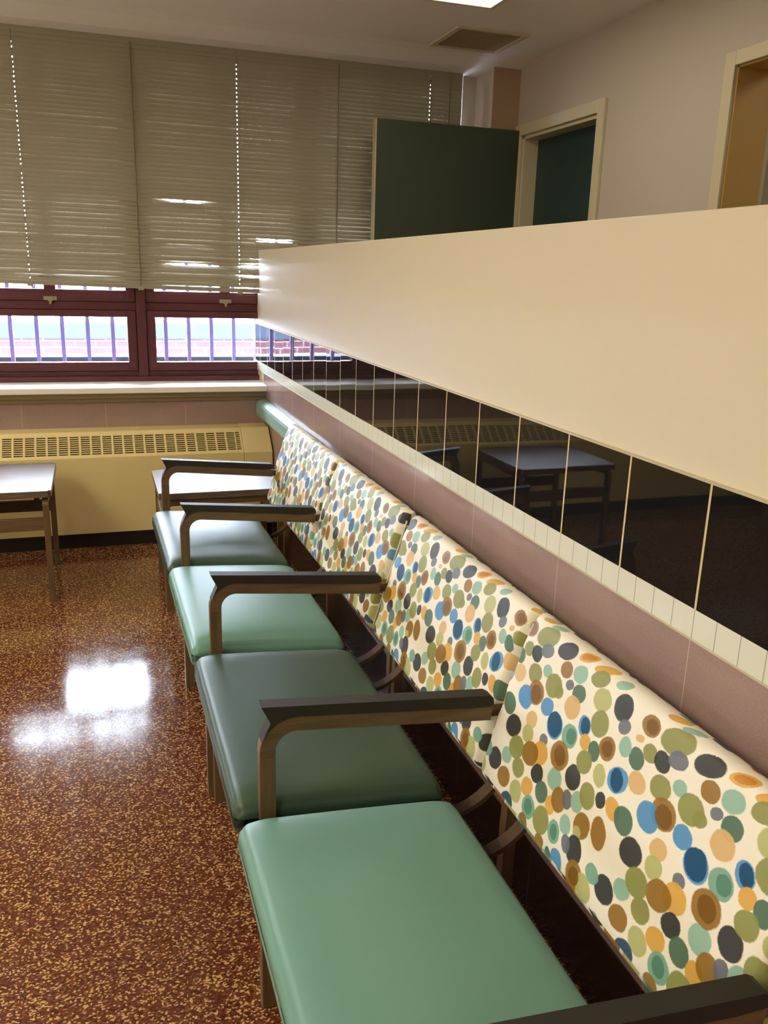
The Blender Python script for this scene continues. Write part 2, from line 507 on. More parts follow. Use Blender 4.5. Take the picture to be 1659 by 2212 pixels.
def ribbon(bm, path, half_t, y0, y1):
    """bent strip: path in xz, thickness 2*half_t in plane, extruded along y"""
    L, Rr = [], []
    n = len(path)
    for i, (x, z) in enumerate(path):
        a = path[max(0, i - 1)]
        b = path[min(n - 1, i + 1)]
        dx, dz = b[0] - a[0], b[1] - a[1]
        l = math.hypot(dx, dz)
        nx, nz = -dz / l, dx / l
        L.append((x + nx * half_t, z + nz * half_t))
        Rr.append((x - nx * half_t, z - nz * half_t))
    rings = [[bm.verts.new((p[0], y, p[1])) for p, y in ((L[i], y0), (L[i], y1), (Rr[i], y1), (Rr[i], y0))] for i in range(n)]
    for i in range(n - 1):
        for j in range(4):
            bm.faces.new((rings[i][j], rings[i][(j + 1) % 4], rings[i + 1][(j + 1) % 4], rings[i + 1][j]))
    bm.faces.new(rings[0])
    bm.faces.new(rings[-1][::-1])


def tube(bm, pts, r, seg=8, closed=False):
    n = len(pts)
    rings = []
    for i, p in enumerate(pts):
        p = Vector(p)
        a = Vector(pts[(i - 1) % n] if (closed or i > 0) else pts[0])
        b = Vector(pts[(i + 1) % n] if (closed or i < n - 1) else pts[-1])
        t = (b - a).normalized()
        up = Vector((0, 0, 1)) if abs(t.z) < 0.9 else Vector((0, 1, 0))
        s = t.cross(up).normalized()
        w = s.cross(t)
        rings.append([bm.verts.new(p + (s * math.cos(q) + w * math.sin(q)) * r) for q in [2 * math.pi * j / seg for j in range(seg)]])
    m = n if closed else n - 1
    for i in range(m):
        A, B = rings[i], rings[(i + 1) % n]
        for j in range(seg):
            bm.faces.new((A[j], A[(j + 1) % seg], B[(j + 1) % seg], B[j]))
    if not closed:
        bm.faces.new(rings[0][::-1])
        bm.faces.new(rings[-1])


def rbox(bm, hx, hy, hz, r, crown=0.0, nseg=5, inner=6, droop=0.0):
    """upholstered box centred on the origin with rounded edges and a crowned top"""
    def ticks(h):
        t = [-h + r * (1 - math.cos(a)) * 0 + (-0) for a in ()]
        rr = [math.tan(math.pi / 4 * i / nseg) * r for i in range(nseg + 1)]   # 0..r
        lo = [-h + r - v for v in rr[::-1]]
        hi = [h - r + v for v in rr]
        mid = [(-h + r) + (2 * (h - r)) * i / inner for i in range(1, inner)]
        return lo + mid + hi
    tx, ty, tz = ticks(hx), ticks(hy), ticks(hz)
    cache = {}

    def V(x, y, z):
        key = (round(x, 6), round(y, 6), round(z, 6))
        if key not in cache:
            q = Vector((max(-hx + r, min(hx - r, x)), max(-hy + r, min(hy - r, y)), max(-hz + r, min(hz - r, z))))
            d = Vector((x, y, z)) - q
            if d.length > 1e-9:
                d = d.normalized() * r
            p = q + d
            if z > 0 and droop:
                for c_, h_ in ((x, hx), (y, hy)):
                    e_ = max(0.0, (abs(c_) - h_ + 0.055) / 0.055)
                    p.z -= droop * e_ * e_
            if z > 0 and crown:
                p.z += crown * max(0, 1 - (x / hx) ** 2) * max(0, 1 - (y / hy) ** 4)
            cache[key] = bm.verts.new(p)
        return cache[key]

    def face(f, A, B):
        for i in range(len(A) - 1):
            for j in range(len(B) - 1):
                vs = [f(A[i], B[j]), f(A[i + 1], B[j]), f(A[i + 1], B[j + 1]), f(A[i], B[j + 1])]
                if len(set(vs)) == 4:
                    bm.faces.new(vs)
    for s in (-hz, hz):
        face(lambda a, b: V(a, b, s), tx, ty)
    for s in (-hy, hy):
        face(lambda a, b: V(a, s, b), tx, tz)
    for s in (-hx, hx):
        face(lambda a, b: V(s, a, b), ty, tz)


def empty(name, loc, label=None, cat=None, group=None, kind=None):
    o = bpy.data.objects.new(name, None)
    o.empty_display_size = 0.1
    COL.objects.link(o)
    o.location = loc
    tag(o, label, cat, group, kind)
    return o


def tag(o, label=None, cat=None, group=None, kind=None):
    for k, v in (('label', label), ('category', cat), ('group', group), ('kind', kind)):
        if v:
            o[k] = v
    return o


# ------------------------------------------------------------------ the shell
XL, XR, YB, YW = -3.29, 1.40, -3.2, 4.80
CZ = 2.475
S = 'structure'
tag(boxes('floor', 'floor', [(XL, 3.2, YB, 5.0, -0.05, 0)]), 'red brown speckled glossy floor tiles', 'floor', kind=S)
# ceiling with the lamp and vent openings left solid above them
tag(boxes('ceiling', 'ceiling', [(XL - 0.1, 3.2, YB - 0.1, 5.1, CZ, CZ + 0.12)]),
    'plain painted ceiling with a slightly lower band over the window', 'ceiling', kind=S)
bm = bmesh.new()
prism(bm, [(4.40, CZ + 0.01), (4.40, CZ), (4.47, CZ - 0.006), (4.62, 2.441), (5.1, 2.440), (5.1, CZ + 0.01)], XL, XR, 'x')
tag(finish('trim_2', bm, 'ceiling'), 'gently lowered band of ceiling over the window', 'ceiling', kind=S)
tag(boxes('wall_left', 'wall', [(XL - 0.1, XL, YB, 5.0, 0, CZ)]), 'plain beige wall outside the left of the photo', 'wall', kind=S)
tag(boxes('wall_back', 'wall', [(XL, 3.2, YB - 0.1, YB, 0, CZ)]), 'plain beige wall behind the camera', 'wall', kind=S)

# partition the chairs stand against
PT = 1.475
wp = boxes('wall_partition', 'partition', [(0, 0.115, -1.3, 4.84, 0, PT)], bevel=0.003)
tag(wp, 'low cream partition wall with tiled lower half', 'wall', kind=S)
boxes('black_tile_band', 'black_tile', [(-0.006, 0.0, -1.3, 4.84, 0.8875, 1.0860)], wp)
boxes('pale_tile_strip', 'white_tile', [(-0.006, 0.0, -1.3, 4.84, 0.8395, 0.8875)], wp)
boxes('mauve_tile_dado', 'mauve_y', [(-0.006, 0.0, -1.3, 4.60, 0.0, 0.8370)], wp)
boxes('grout_line', 'trim', [(-0.0075, 0.0, -1.3, 4.84, 1.0860, 1.0895), (-0.0070, 0.0, -1.3, 4.84, 0.8365, 0.8398)], wp)
tag(boxes('baseboard_partition', 'base_tile', [(-0.010, -0.006, -1.3, 4.33, 0, 0.165)]), 'dark brown tile base along the partition', 'baseboard', kind=S)

# window wall below the sill
ww = boxes('wall_window', 'mauve_x', [(XL, XR, 4.58, 5.02, 0, 0.735)])
tag(ww, 'low wall of mauve tiles below the window', 'wall', kind=S)
boxes('pier', 'wall', [(1.16, XR, 4.80, 5.02, 0.735, 2.44)], ww)
boxes('pilaster', 'wall', [(1.24, XR, 4.575, 4.80, 0.735, 2.475)], ww)
boxes('pilaster_face', 'tan', [(1.242, XR, 4.572, 4.575, 0.735, 2.475)], ww)
si = boxes('trim_1', 'sill', [(XL, 1.16, 4.512, 4.815, 0.750, 0.780)], bevel=0.004)
tag(si, 'long white stone window sill', 'window sill', kind=S)
bm = bmesh.new()
prism(bm, [(4.530, 0.750), (4.58, 0.750), (4.58, 0.700), (4.566, 0.700), (4.562, 0.716), (4.545, 0.722), (4.540, 0.735)], XL, 0.0, 'x')
finish('apron_moulding', bm, 'apron', si)

# right wall with two door openings
D1 = (3.735, 4.500, 2.110)
D2 = (1.90, 2.822, 2.130)
wr = boxes('wall_right', 'wall', [(XR, XR + 0.12, YB, D2[0], 0, CZ), (XR, XR + 0.12, D2[0], D2[1], D2[2], CZ),
                                  (XR, XR + 0.12, D2[1], D1[0], 0, CZ), (XR, XR + 0.12, D1[0], D1[1], D1[2], CZ),
                                  (XR, XR + 0.12, D1[1], 5.02, 0, CZ)])
tag(wr, 'tall beige wall beyond the partition with two doorways', 'wall', kind=S)
# door 1: casing, open green leaf, second leaf closed behind it
d1 = boxes('door_1', 'trim', [(XR - 0.018, XR, D1[0] - 0.058, D1[0], 0, D1[2] + 0.058),
                              (XR - 0.018, XR, D1[1], D1[1] + 0.066, 0, D1[2] + 0.058),
                              (XR - 0.018, XR, D1[0], D1[1], D1[2], D1[2] + 0.058),
                              (XR, XR + 0.13, D1[0] - 0.0, D1[0] + 0.018, 0, D1[2]),
                              (XR, XR + 0.13, D1[1] - 0.018, D1[1], 0, D1[2]),
                              (XR, XR + 0.13, D1[0], D1[1], D1[2] - 0.018, D1[2])], bevel=0.003)
tag(d1, 'cream framed doorway with its green door standing open', 'door', kind=S)
lf = boxes('door_leaf', 'door_green', [(0.572, XR - 0.02, 4.508, 4.552, 0.012, 2.138)], d1, bevel=0.002)
lf['label'] = 'dark green door leaf standing open'
boxes('edge_strip', 'trim', [(0.566, 0.572, 4.507, 4.553, 0.012, 2.139)], lf)
boxes('inner_leaf', 'door_blue', [(XR + 0.085, XR + 0.125, D1[0] + 0.018, D1[1] - 0.018, 0.01, D1[2] - 0.018)], d1, bevel=0.002)
# door 2: open doorway to a passage
d2 = boxes('door_2', 'trim', [(XR - 0.018, XR, D2[0] - 0.055, D2[0], 0, D2[2] + 0.05),
                              (XR - 0.018, XR, D2[1], D2[1] + 0.055, 0, D2[2] + 0.05),
                              (XR - 0.018, XR, D2[0], D2[1], D2[2], D2[2] + 0.05)], bevel=0.003)
tag(d2, 'cream framed open doorway at the right edge', 'door', kind=S)
boxes('jamb', 'jamb', [(XR - 0.002, XR + 0.16, D2[1] - 0.006, D2[1] + 0.02, 0, D2[2]), (XR - 0.002, XR + 0.16, D2[0] - 0.02, D2[0] + 0.006, 0, D2[2]),
                       (XR - 0.002, XR + 0.16, D2[0], D2[1], D2[2] - 0.006, D2[2] + 0.02)], d2)
boxes('inner_casing', 'trim', [(XR + 0.16, XR + 0.178, D2[1] - 0.004, D2[1] + 0.06, 0, D2[2] + 0.05)], d2)
tag(boxes('wall_passage', 'partition', [(3.1, 3.2, YB, 5.0, 0, CZ), (XR + 0.2, 3.1, D2[1] + 0.9, D2[1] + 1.0, 0, CZ)]),
    'cream wall of the passage seen through the right doorway', 'wall', kind=S)

# ------------------------------------------------------------------ windows
YF0, YF1 = 4.790, 4.850      # frame depth
mull = [-3.29, -2.40, -1.51, -0.622, 0.268, 1.16]


def ring(lst, x0, x1, z0, z1, w, y0, y1, wt=None):
    wt = wt or w
    lst += [(x0, x0 + w, y0, y1, z0, z1), (x1 - w, x1, y0, y1, z0, z1),
            (x0 + w, x1 - w, y0, y1, z0, z0 + w), (x0 + w, x1 - w, y0, y1, z1 - wt, z1)]


for i in range(5):
    a, b = mull[i], mull[i + 1]
    L = []
    # stationary frame: mullions, bottom rail, transom
    L += [(a - 0.024, a + 0.024, YF0 - 0.012, YF1, 0.795, 2.44)] if i else []
    L += [(a, b, YF0 - 0.030, YF1, 0.781, 0.806)]
    L += [(a + 0.024, b - 0.024, YF0 + 0.012, YF1, 0.806, 0.830), (a + 0.024, b - 0.024, YF0 + 0.012, YF1, 1.150, 1.190),
          (a + 0.024, b - 0.024, YF0 + 0.012, YF1, 2.438, 2.44)]
    w = boxes('window_%d' % (i + 1), 'red_frame', L, bevel=0.002)
    names = ['far left', 'left', 'part seen at the left edge', 'middle', 'right']
    tag(w, ['oxblood steel window outside the left of the photo', 'oxblood steel window just outside the left edge',
            'oxblood steel window left of the central mullion', 'oxblood steel window right of the central mullion meeting the partition',
            'oxblood steel window hidden behind the partition'][i], 'window', kind=S)
    Sx = [(a + 0.0235, a + 0.040, YF1 - 0.008, YF1 + 0.004, 0.80, 2.43), (b - 0.040, b - 0.0235, YF1 - 0.008, YF1 + 0.004, 0.80, 2.43)]
    Sx += [(a + 0.04, b - 0.04, YF1 - 0.008, YF1 + 0.004, z_ - 0.012, z_ + 0.012) for z_ in (0.832, 1.149, 1.191)]
    boxes('glazing_stop', 'red_frame', Sx, w)
    x0, x1 = a + 0.0265, b - 0.0265
    L = []
    ring(L, x0, x1, 0.8325, 1.1475, 0.046, YF0 + 0.004, YF1 - 0.01, 0.034)
    lo = boxes('lower_sash', 'red_frame', L, w, bevel=0.002)
    boxes('pane', 'glass', [(x0 + 0.045, x1 - 0.045, 4.822, 4.826, 0.8775, 1.1145)], lo)
    L = []
    ring(L, x0, x1, 1.1925, 2.438, 0.046, YF0 + 0.004, YF1 - 0.01)
    xm = (a + b) / 2
    L += [(x0 + 0.046, x1 - 0.046, YF0 + 0.004, YF1 - 0.01, 1.2385, 1.250), (xm - 0.028, xm + 0.028, YF0 + 0.004, YF1 - 0.01, 1.25, 2.394)]
    up = boxes('upper_sash', 'red_frame', L, w, bevel=0.002)
    boxes('pane', 'glass', [(x0 + 0.045, xm - 0.027, 4.822, 4.826, 1.249, 2.393)], up)
    boxes('pane', 'glass', [(xm + 0.027, x1 - 0.045, 4.822, 4.826, 1.249, 2.393)], up)
    bm = bmesh.new()
    bx(bm, xm - 0.032, xm + 0.032, YF0 - 0.004, YF0 + 0.004, 1.194, 1.214)
    tube(bm, [(xm, YF0 - 0.004, 1.2), (xm, YF0 - 0.02, 1.2)], 0.014, 12)
    bx(bm, xm - 0.005, xm + 0.005, YF0 - 0.022, YF0 - 0.014, 1.176, 1.200)
    finish('latch', bm, 'latch', up, bevel=0.0015)

# security bars outside
gr = empty('security_grille', (0, 4.95, 0), 'iron bars tinted by painted-in glare, upright outside the lower window panes', 'grille')
xs = [-1.279 - 0.1275 * k for k in range(15, 0, -1)] + [-1.279 + 0.128 * k for k in range(6)] + [-0.487 + 0.1248 * k for k in range(13)]
for x in xs:
    bm = bmesh.new()
    bx(bm, x - 0.010, x + 0.010, 4.943, 4.957, 0.800, 2.5)
    o = finish('bar', bm, 'bars', gr)
    o.location = (0, -4.95, 0)
o = boxes('cross_bar', 'bars', [(XL, 1.1, 4.957, 4.965, 1.50, 1.52)], gr)
o.location = (0, -4.95, 0)

# outdoors
tag(boxes('outer_ledge', 'ledge', [(XL, 1.4, 5.06, 5.20, 0.60, 0.882)], bevel=0.004), 'grey green stone ledge just outside the window', 'ledge', kind=S)
pw = boxes('parapet', 'brick', [(-14, 10, 10.0, 10.3, -1.0, 0.60)])
tag(pw, 'low red brick parapet across the light well outside', 'parapet')
cp = boxes('coping', 'stone', [(-14, 10, 9.95, 10.35, 0.60, 0.785)], pw, bevel=0.02)
cp['label'] = 'weathered grey blue coping stone'
tag(boxes('roof', 'snow', [(-30, 30, 10.35, 40, 0.5, 0.76)]), 'white flat roof beyond the brick parapet', 'roof', kind=S)
tag(boxes('light_well_floor', 'snow', [(-30, 30, 5.2, 10.0, -1.2, -1.0)]), 'pale roof surface between window and parapet', 'roof', kind=S)

# ------------------------------------------------------------------ venetian blind
bl = empty('venetian_blind', (0, 4.752, 2.44), 'wide taupe venetian blind lowered over the windows', 'blind')
boxes('head_rail', 'slat', [(XL + 0.01, 1.125, 0.008, 0.034, -0.026, -0.001)], bl, bevel=0.002)
NS = 54
Z0, Z1 = 2.428, 1.296
bm = bmesh.new()
holes = [-2.2, -1.152, -0.103, 0.948]
bents = [  # (slat z, x0, x1, extra opening angle)
    (1.696, -0.56, -0.20, -0.95), (1.675, -0.56, -0.20, 0.35), (1.54, -0.08, 0.26, -1.0), (1.52, -0.08, 0.26, 0.4),
    (1.488, -0.53, -0.22, -0.6), (1.412, -0.54, -0.20, -0.8), (1.376, -0.54, -0.12, -0.9),
    (1.395, -0.16, 0.3, -0.9), (1.376, -0.16, 0.3, -1.0), (1.34, -0.16, 0.3, -1.0), (1.325, -1.25, -0.69, -0.8),
    (1.43, -0.10, 0.25, -0.7)]
rnd = random.Random(3)
xs_all = []
x = XL + 0.02
while x < 1.136:
    xs_all.append(x)
    x += 0.03
xs_all.append(1.137)
for h in holes:
    xs_all += [h - 0.0020, h + 0.0020]
xs_all = sorted(set(round(v, 4) for v in xs_all))
W = 0.0285
for i in range(NS):
    f = i / (NS - 1)
    zc = Z0 + (Z1 - Z0) * f
    sag = rnd.uniform(-0.0012, 0.0012) + (0.0018 * rnd.uniform(-1, 1) if zc < 1.75 else 0)
    tilt0 = 1.42 + rnd.uniform(-0.010, 0.010)
    if zc < 1.72:
        tilt0 -= rnd.uniform(0, 0.14)
    ph = rnd.uniform(0, 6.28)
    rows = []
    for x in xs_all:
        z = zc + sag - 0.006 * (x + 0.6) * f
        t = tilt0 + 0.008 * math.sin(x * 3.1 + ph)
        for bz, b0, b1, da in bents:
            if abs(bz - zc) < 0.0095:
                e = min(1, max(0, (x - b0) / 0.10)) * min(1, max(0, (b1 - x) / 0.10))
                t += da * e * e * (3 - 2 * e)
                z += 0.002 * da * e
        row = []
        for j in range(5):
            s = (j / 4 - 0.5) * W
            c = 0.0014 * (1 - (2 * j / 4 - 1) ** 2)     # crowned slat
            # s runs from the room-side lower edge (-) to the window-side upper edge (+)
            y = s * math.cos(t) - c * math.sin(t)
            zz = s * math.sin(t) + c * math.cos(t)
            row.append(bm.verts.new((x, y, z + zz - 2.44)))
        rows.append(row)
    for a in range(len(rows) - 1):
        is_hole = any(abs((xs_all[a] + xs_all[a + 1]) / 2 - h) < 0.003 for h in holes)
        for j in range(4):
            if is_hole and j == (2 if rnd.random() < 0.9 else 9):
                continue
            bm.faces.new((rows[a][j], rows[a + 1][j], rows[a + 1][j + 1], rows[a][j + 1]))
finish('slats', bm, 'slat', bl, smooth=True)
bm = bmesh.new()
for k in range(14):
    x0 = XL + 0.01 + k * (1.125 - XL - 0.01) / 14
    x1 = XL + 0.01 + (k + 1) * (1.125 - XL - 0.01) / 14
    for xx in ((x0, x1),):
        z0 = 1.262 - 0.018 * (xx[0] + 0.6)
        z1 = 1.262 - 0.018 * (xx[1] + 0.6)
        vs = []
        for x_, z_ in ((xx[0], z0), (xx[1], z1)):
            vs.append([bm.verts.new((x_, y_, z_ + dz - 2.44)) for y_, dz in ((-0.013, 0), (0.013, 0), (0.013, 0.018), (0.008, 0.022), (-0.008, 0.022), (-0.013, 0.018))])
        for j in range(6):
            bm.faces.new((vs[0][j], vs[0][(j + 1) % 6], vs[1][(j + 1) % 6], vs[1][j]))
        if k == 0:
            bm.faces.new(vs[0])
        if k == 13:
            bm.faces.new(vs[1])
finish('bottom_rail', bm, 'slat', bl)
for x in (-2.2, -1.68, -1.152, -0.618, -0.103, 0.43, 0.948, 1.06):
    bm = bmesh.new()
    n = 40
    wob = 0.003 if x < 1 else 0.006
    zb = 1.262 - 0.018 * (x + 0.6)
    tube(bm, [(x + 0.001 * math.sin(q * 1.9), -0.0165, -0.02 + (zb + 0.01 - 2.42) * q / n) for q in range(n + 1)], 0.0013 if x in holes else 0.0030, 5)
    finish('ladder_cord', bm, 'cord', bl)
    boxes('cord_cap', 'slat', [(x - 0.014, x + 0.014, -0.017, 0.015, zb - 0.008 - 2.44, zb + 0.014 - 2.44)], bl, bevel=0.002)

# ------------------------------------------------------------------ radiator cover
rc = empty('radiator_cover', (-1.6, 4.58, 0), 'long yellow cream radiator cover with slotted sloping top under the window', 'radiator cover')
dx, dy = 1.6, -4.58          # children are written in world numbers and shifted back


def child(o):
    o.location = (dx, dy, 0)
    return o


HX0, HX1 = XL, -0.012
YFh, ZB, ZT, YT = 4.33, 0.462, 0.570, 4.45
child(boxes('front_panel', 'heater', [(HX0, HX1 - 0.150, YFh, YFh + 0.012, 0.075, ZB)], rc, bevel=0.002))
bm = bmesh.new()
prism(bm, [(YFh - 0.002, 0.075), (YFh - 0.002, ZB), (YT, ZT + 0.002), (4.578, ZT + 0.002), (4.578, 0.075)], HX1 - 0.148, HX1, 'x')
ec = child(finish('end_cap', bm, 'heater', rc, bevel=0.004))
child(boxes('top_panel', 'heater', [(HX0, HX1 - 0.150, YT, 4.578, ZT - 0.010, ZT)], rc, bevel=0.002))
sl = math.hypot(YT - YFh, ZT - ZB)
uy, uz = (YT - YFh) / sl, (ZT - ZB) / sl
ny, nz = -uz, uy


def slope_box(bm, x0, x1, s0, s1, n0, n1):
    vs = []
    for x_ in (x0, x1):
        for s_ in (s0, s1):
            for n_ in (n0, n1):
                vs.append(bm.verts.new((x_, YFh + uy * s_ + ny * n_, ZB + uz * s_ + nz * n_)))
    for f in ((0, 1, 3, 2), (4, 6, 7, 5), (0, 4, 5, 1), (2, 3, 7, 6), (0, 2, 6, 4), (1, 5, 7, 3)):
        bm.faces.new([vs[i] for i in f])


bm = bmesh.new()
slope_box(bm, HX0, HX1 - 0.15, 0.0, 0.020, -0.006, 0.0)
slope_box(bm, HX0, HX1 - 0.15, 0.138, sl, -0.006, 0.0)
xg = -0.192
slope_box(bm, -0.172, HX1 - 0.15, 0.02, 0.138, -0.006, 0.0)
slope_box(bm, -0.1985, -0.1935, 0.02, 0.138, -0.006, 0.0)
for q in range(9):
    s0 = 0.0225 + q * 0.0131
    slope_box(bm, -0.1935, -0.172, s0 + 0.0062, s0 + 0.0112, -0.006, -0.001)
g = 0
x1 = -0.1985
while x1 > HX0 + 0.06:
    x0 = x1 - 0.0512
    slope_box(bm, x0, x0 + 0.0092, 0.02, 0.138, -0.006, 0.0)
    for q in range(9):
        s0 = 0.0225 + q * 0.0131
        slope_box(bm, x0 + 0.0092, x1, s0 + 0.0062, s0 + 0.0112, -0.006, -0.001)
    x1 = x0
child(finish('grille', bm, 'heater', rc))
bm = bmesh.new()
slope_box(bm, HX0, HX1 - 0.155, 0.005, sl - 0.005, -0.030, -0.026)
child(finish('slot_shade_sheet', bm, 'heater_dark', rc))  # dark sheet: shade behind the slots put into its colour
child(boxes('toe_kick', 'black', [(HX0, HX1 - 0.03, 4.345, 4.36, 0.0, 0.08)], rc))

# bumper rail on the partition
bm = bmesh.new()
prism(bm, [(-0.006, 0.600), (-0.030, 0.603), (-0.052, 0.618), (-0.055, 0.630), (-0.055, 0.676), (-0.050, 0.690), (-0.034, 0.701), (-0.006, 0.703)],
      3.0, 4.572, 'y')
br_ = finish('bumper_rail', bm, 'rail', bevel=0.004)
tag(br_, 'mint green bumper rail fixed along the partition tiles', 'wall rail')

# ------------------------------------------------------------------ seating
def arm_line(x):            # upper face of the wooden arm
    return 0.6195 - (x + 0.565) * 0.095


def back_cushion(y0, y1, parent, uoff):
    """spotted pad, front face leaning from (-.20,.437) to (-.10,.77)"""
    B = Vector((-0.20, 0, 0.437))
    T = Vector((-0.10, 0, 0.77))
    vd = (T - B).normalized()
    nd = Vector((-vd.z, 0, vd.x))       # towards the sitter
    Ltot = (T - B).length
    TH = 0.050
    bm = bmesh.new()
    uvl = bm.loops.layers.uv.new('UVMap')
    # profile: front 0..L, round over the top, rear, round under
    prof = []
    r = 0.020
    N = 26
    for i in range(N + 1):
        v = r * 0.8 + (Ltot - 1.8 * r) * i / N
        bulge = 0.007 * max(0.0, math.sin(math.pi * i / N)) ** 0.6
        prof.append((v, bulge))
    for i in range(1, 9):
        a = math.pi * i / 9
        prof.append((Ltot - r + r * math.sin(a), -TH / 2 + TH / 2 * math.cos(a)))
    for i in range(8):
        prof.append((Ltot - r - (Ltot - 2 * r) * i / 7, -TH))
    for i in range(1, 6):
        a = math.pi * i / 6
        prof.append((r * 0.8 - r * 0.8 * math.sin(a), -TH / 2 - TH / 2 * math.cos(a)))
    n = len(prof)
    arc = [0.8 * r]
    for i in range(1, n + 1):
        a, b = prof[i - 1], prof[i % n]
        arc.append(arc[-1] + math.hypot(a[0] - b[0], a[1] - b[1]))
    Wd = y1 - y0
    re = 0.016
    cols = []
    ys = [re * (1 - math.cos(math.pi / 2 * i / 6)) for i in range(6)]
    mid = [re + (Wd - 2 * re) * i / 20 for i in range(21)]
    ys = ys + mid + [Wd - v for v in ys[::-1]]
    rg = random.Random(int(y0 * 100))
    for s in ys:
        e = min(s, Wd - s)
        k = 1.0 if e >= re else math.sqrt(max(0.0, 1 - ((re - e) / re) ** 2))
        k = max(k, 0.16)
        col = []
        for (v, nn) in prof:
            midn = -TH / 2
            n2 = midn + (nn - midn) * k
            # corners pull in a touch, small puckers near the ends
            v2 = v
            pull = 0.002 * (1 - k)
            v2 = v + (pull if v < Ltot / 2 else -pull)
            puck = 0.0022 * math.exp(-e / 0.05) * math.sin(v * 75 + y0 * 9)
            p = B + vd * v2 + nd * (n2 + (puck if nn > -0.01 else 0))
            col.append(bm.verts.new((p.x, y1 - s, p.z)))
        cols.append(col)
    for c in range(len(cols) - 1):
        for j in range(n):
            f = bm.faces.new((cols[c][j], cols[c + 1][j], cols[c + 1][(j + 1) % n], cols[c][(j + 1) % n]))
            uvs = ((ys[c], arc[j]), (ys[c + 1], arc[j]), (ys[c + 1], arc[j + 1]), (ys[c], arc[j + 1]))
            for lp, q in zip(f.loops, uvs):
                lp[uvl].uv = (q[0] + uoff, q[1])
    for c, q in ((cols[0], ys[0]), (cols[-1], ys[-1])):
        f = bm.faces.new(c)
        for lp in f.loops:
            lp[uvl].uv = (q + uoff, 0.1)
    o = finish('backrest', bm, 'fabric', parent, smooth=True)
    o['label'] = 'spotted fabric backrest'
    # piping round the side and lower seams
    bm = bmesh.new()
    uvl = bm.loops.layers.uv.new('UVMap')
    pts = []
    pc = []
    for i in range(7):
        a = math.pi * i / 6
        pc.append((Ltot * 0.985, 0))
    q0 = B + nd * (-TH * 0.28)
    pts = [(q0 + vd * (Ltot - 0.02)), (q0 + vd * 0.018)]
    left = [Vector((p.x, y1 - 0.001, p.z)) for p in (q0 + vd * (Ltot - 0.03), q0 + vd * (Ltot * 0.5), q0 + vd * 0.02)]
    q1 = q0 + vd * 0.003
    low = [Vector((q1.x, y1 - 0.018 - (Wd - 0.036) * i / 10, q1.z)) for i in range(11)]
    right = [Vector((p.x, y0 + 0.001, p.z)) for p in (q0 + vd * 0.02, q0 + vd * (Ltot * 0.5), q0 + vd * (Ltot - 0.03))]
    tube(bm, left + low + right, 0.0028, 6)
    for f in bm.faces:
        for lp in f.loops:
            lp[uvl].uv = (lp.vert.co.y * -1 + 2, lp.vert.co.z)
    finish('piping', bm, 'piping', o, smooth=True)
    return o


def seat_cushion(y0, y1, mat_, parent, lab):
    xf, xb = -0.672, -0.262
    bm = bmesh.new()
    rbox(bm, (xb - xf) / 2, (y1 - y0) / 2, 0.036, 0.018, 0.012, 6, 28, 0.011)
    o = finish('seat', bm, mat_, parent, smooth=True)
    o.rotation_euler = (0, math.atan2(0.030, xb - xf), 0)
    o.location = ((xf + xb) / 2, (y0 + y1) / 2, 0.403)
    o['label'] = lab
    return o


def arm_assembly(y, parent, pad=True):
    h = 0.0125
    obj_list = []
    # front leg
    bm = bmesh.new()
    bx(bm, -0.6270, -0.5980, y - h, y + h, 0, 0.545)
    finish('leg', bm, 'frame_wood_v', parent, bevel=0.0015)
    # bent corner and arm
    path = [(-0.6125, 0.559)]
    cx, cz, rr = -0.5625, 0.5545, 0.050
    for i in range(0, 11):
        a = math.pi - (math.pi / 2 + 0.095) * i / 10
        path.append((cx + rr * math.cos(a), cz + rr * math.sin(a)))
    path[0] = (-0.6125, 0.545)
    xe = -0.180
    x_, z_ = path[-1]
    for i in range(1, 9):
        q = x_ + (xe - x_) * i / 8
        path.append((q, z_ - (q - x_) * 0.095))
    bm = bmesh.new()
    ribbon(bm, path, 0.0145, y - h, y + h)
    finish('arm_bar', bm, 'frame_wood', parent, bevel=0.0015)
    # rear leg stands behind the cushions and meets the arm through the gap between them
    ze = path[-1][1]
    p2 = [(-0.120, 0.0), (-0.120, 0.30), (-0.116, 0.40), (-0.095, 0.50), (-0.085, 0.60)]
    bm = bmesh.new()
    ribbon(bm, p2, 0.0135, y - 0.0125, y + 0.0125)
    finish('leg', bm, 'frame_wood_v', parent, bevel=0.0015)
    boxes('joint_plate', 'frame_wood', [(-0.1805, -0.090, y - 0.003, y + 0.003, ze - 0.012, ze + 0.010)], parent)
    if pad:
        bm = bmesh.new()
        top0, top1 = 0.6455, 0.6085
        poly = [(-0.6235, top0), (-0.200, top1), (-0.194, top1 - 0.006), (-0.196, arm_line(-0.196) + 0.0115 - 0.012)]
        bot = []
        for (px, pz), nx in zip(path[3:], range(99)):
            i = 3 + nx
            a = path[i - 1]
            b = path[min(i + 1, len(path) - 1)]
            ddx, ddz = b[0] - a[0], b[1] - a[1]
            l = math.hypot(ddx, ddz)
            bot.append((px - ddz / l * 0.0145, pz + ddx / l * 0.0145))
        bot = [q for q in bot if q[0] < -0.181]
        # top outline back to front, then under side front to back following the bend
        poly = [(-0.6235, top0), (-0.190, top1), (-0.180, top1 - 0.006)] + [(-0.178, bot[-1][1])] + bot[::-1] + [(-0.6075, 0.6125)]
        poly = [p for i, p in enumerate(poly) if i == 0 or math.hypot(p[0] - poly[i - 1][0], p[1] - poly[i - 1][1]) > 0.001]
        bm = bmesh.new()
        prism(bm, poly, y - 0.0150, y + 0.0150, 'y')
        o = finish('arm_pad', bm, 'pad', parent, bevel=0.003)
        o['label'] = 'black armrest pad'


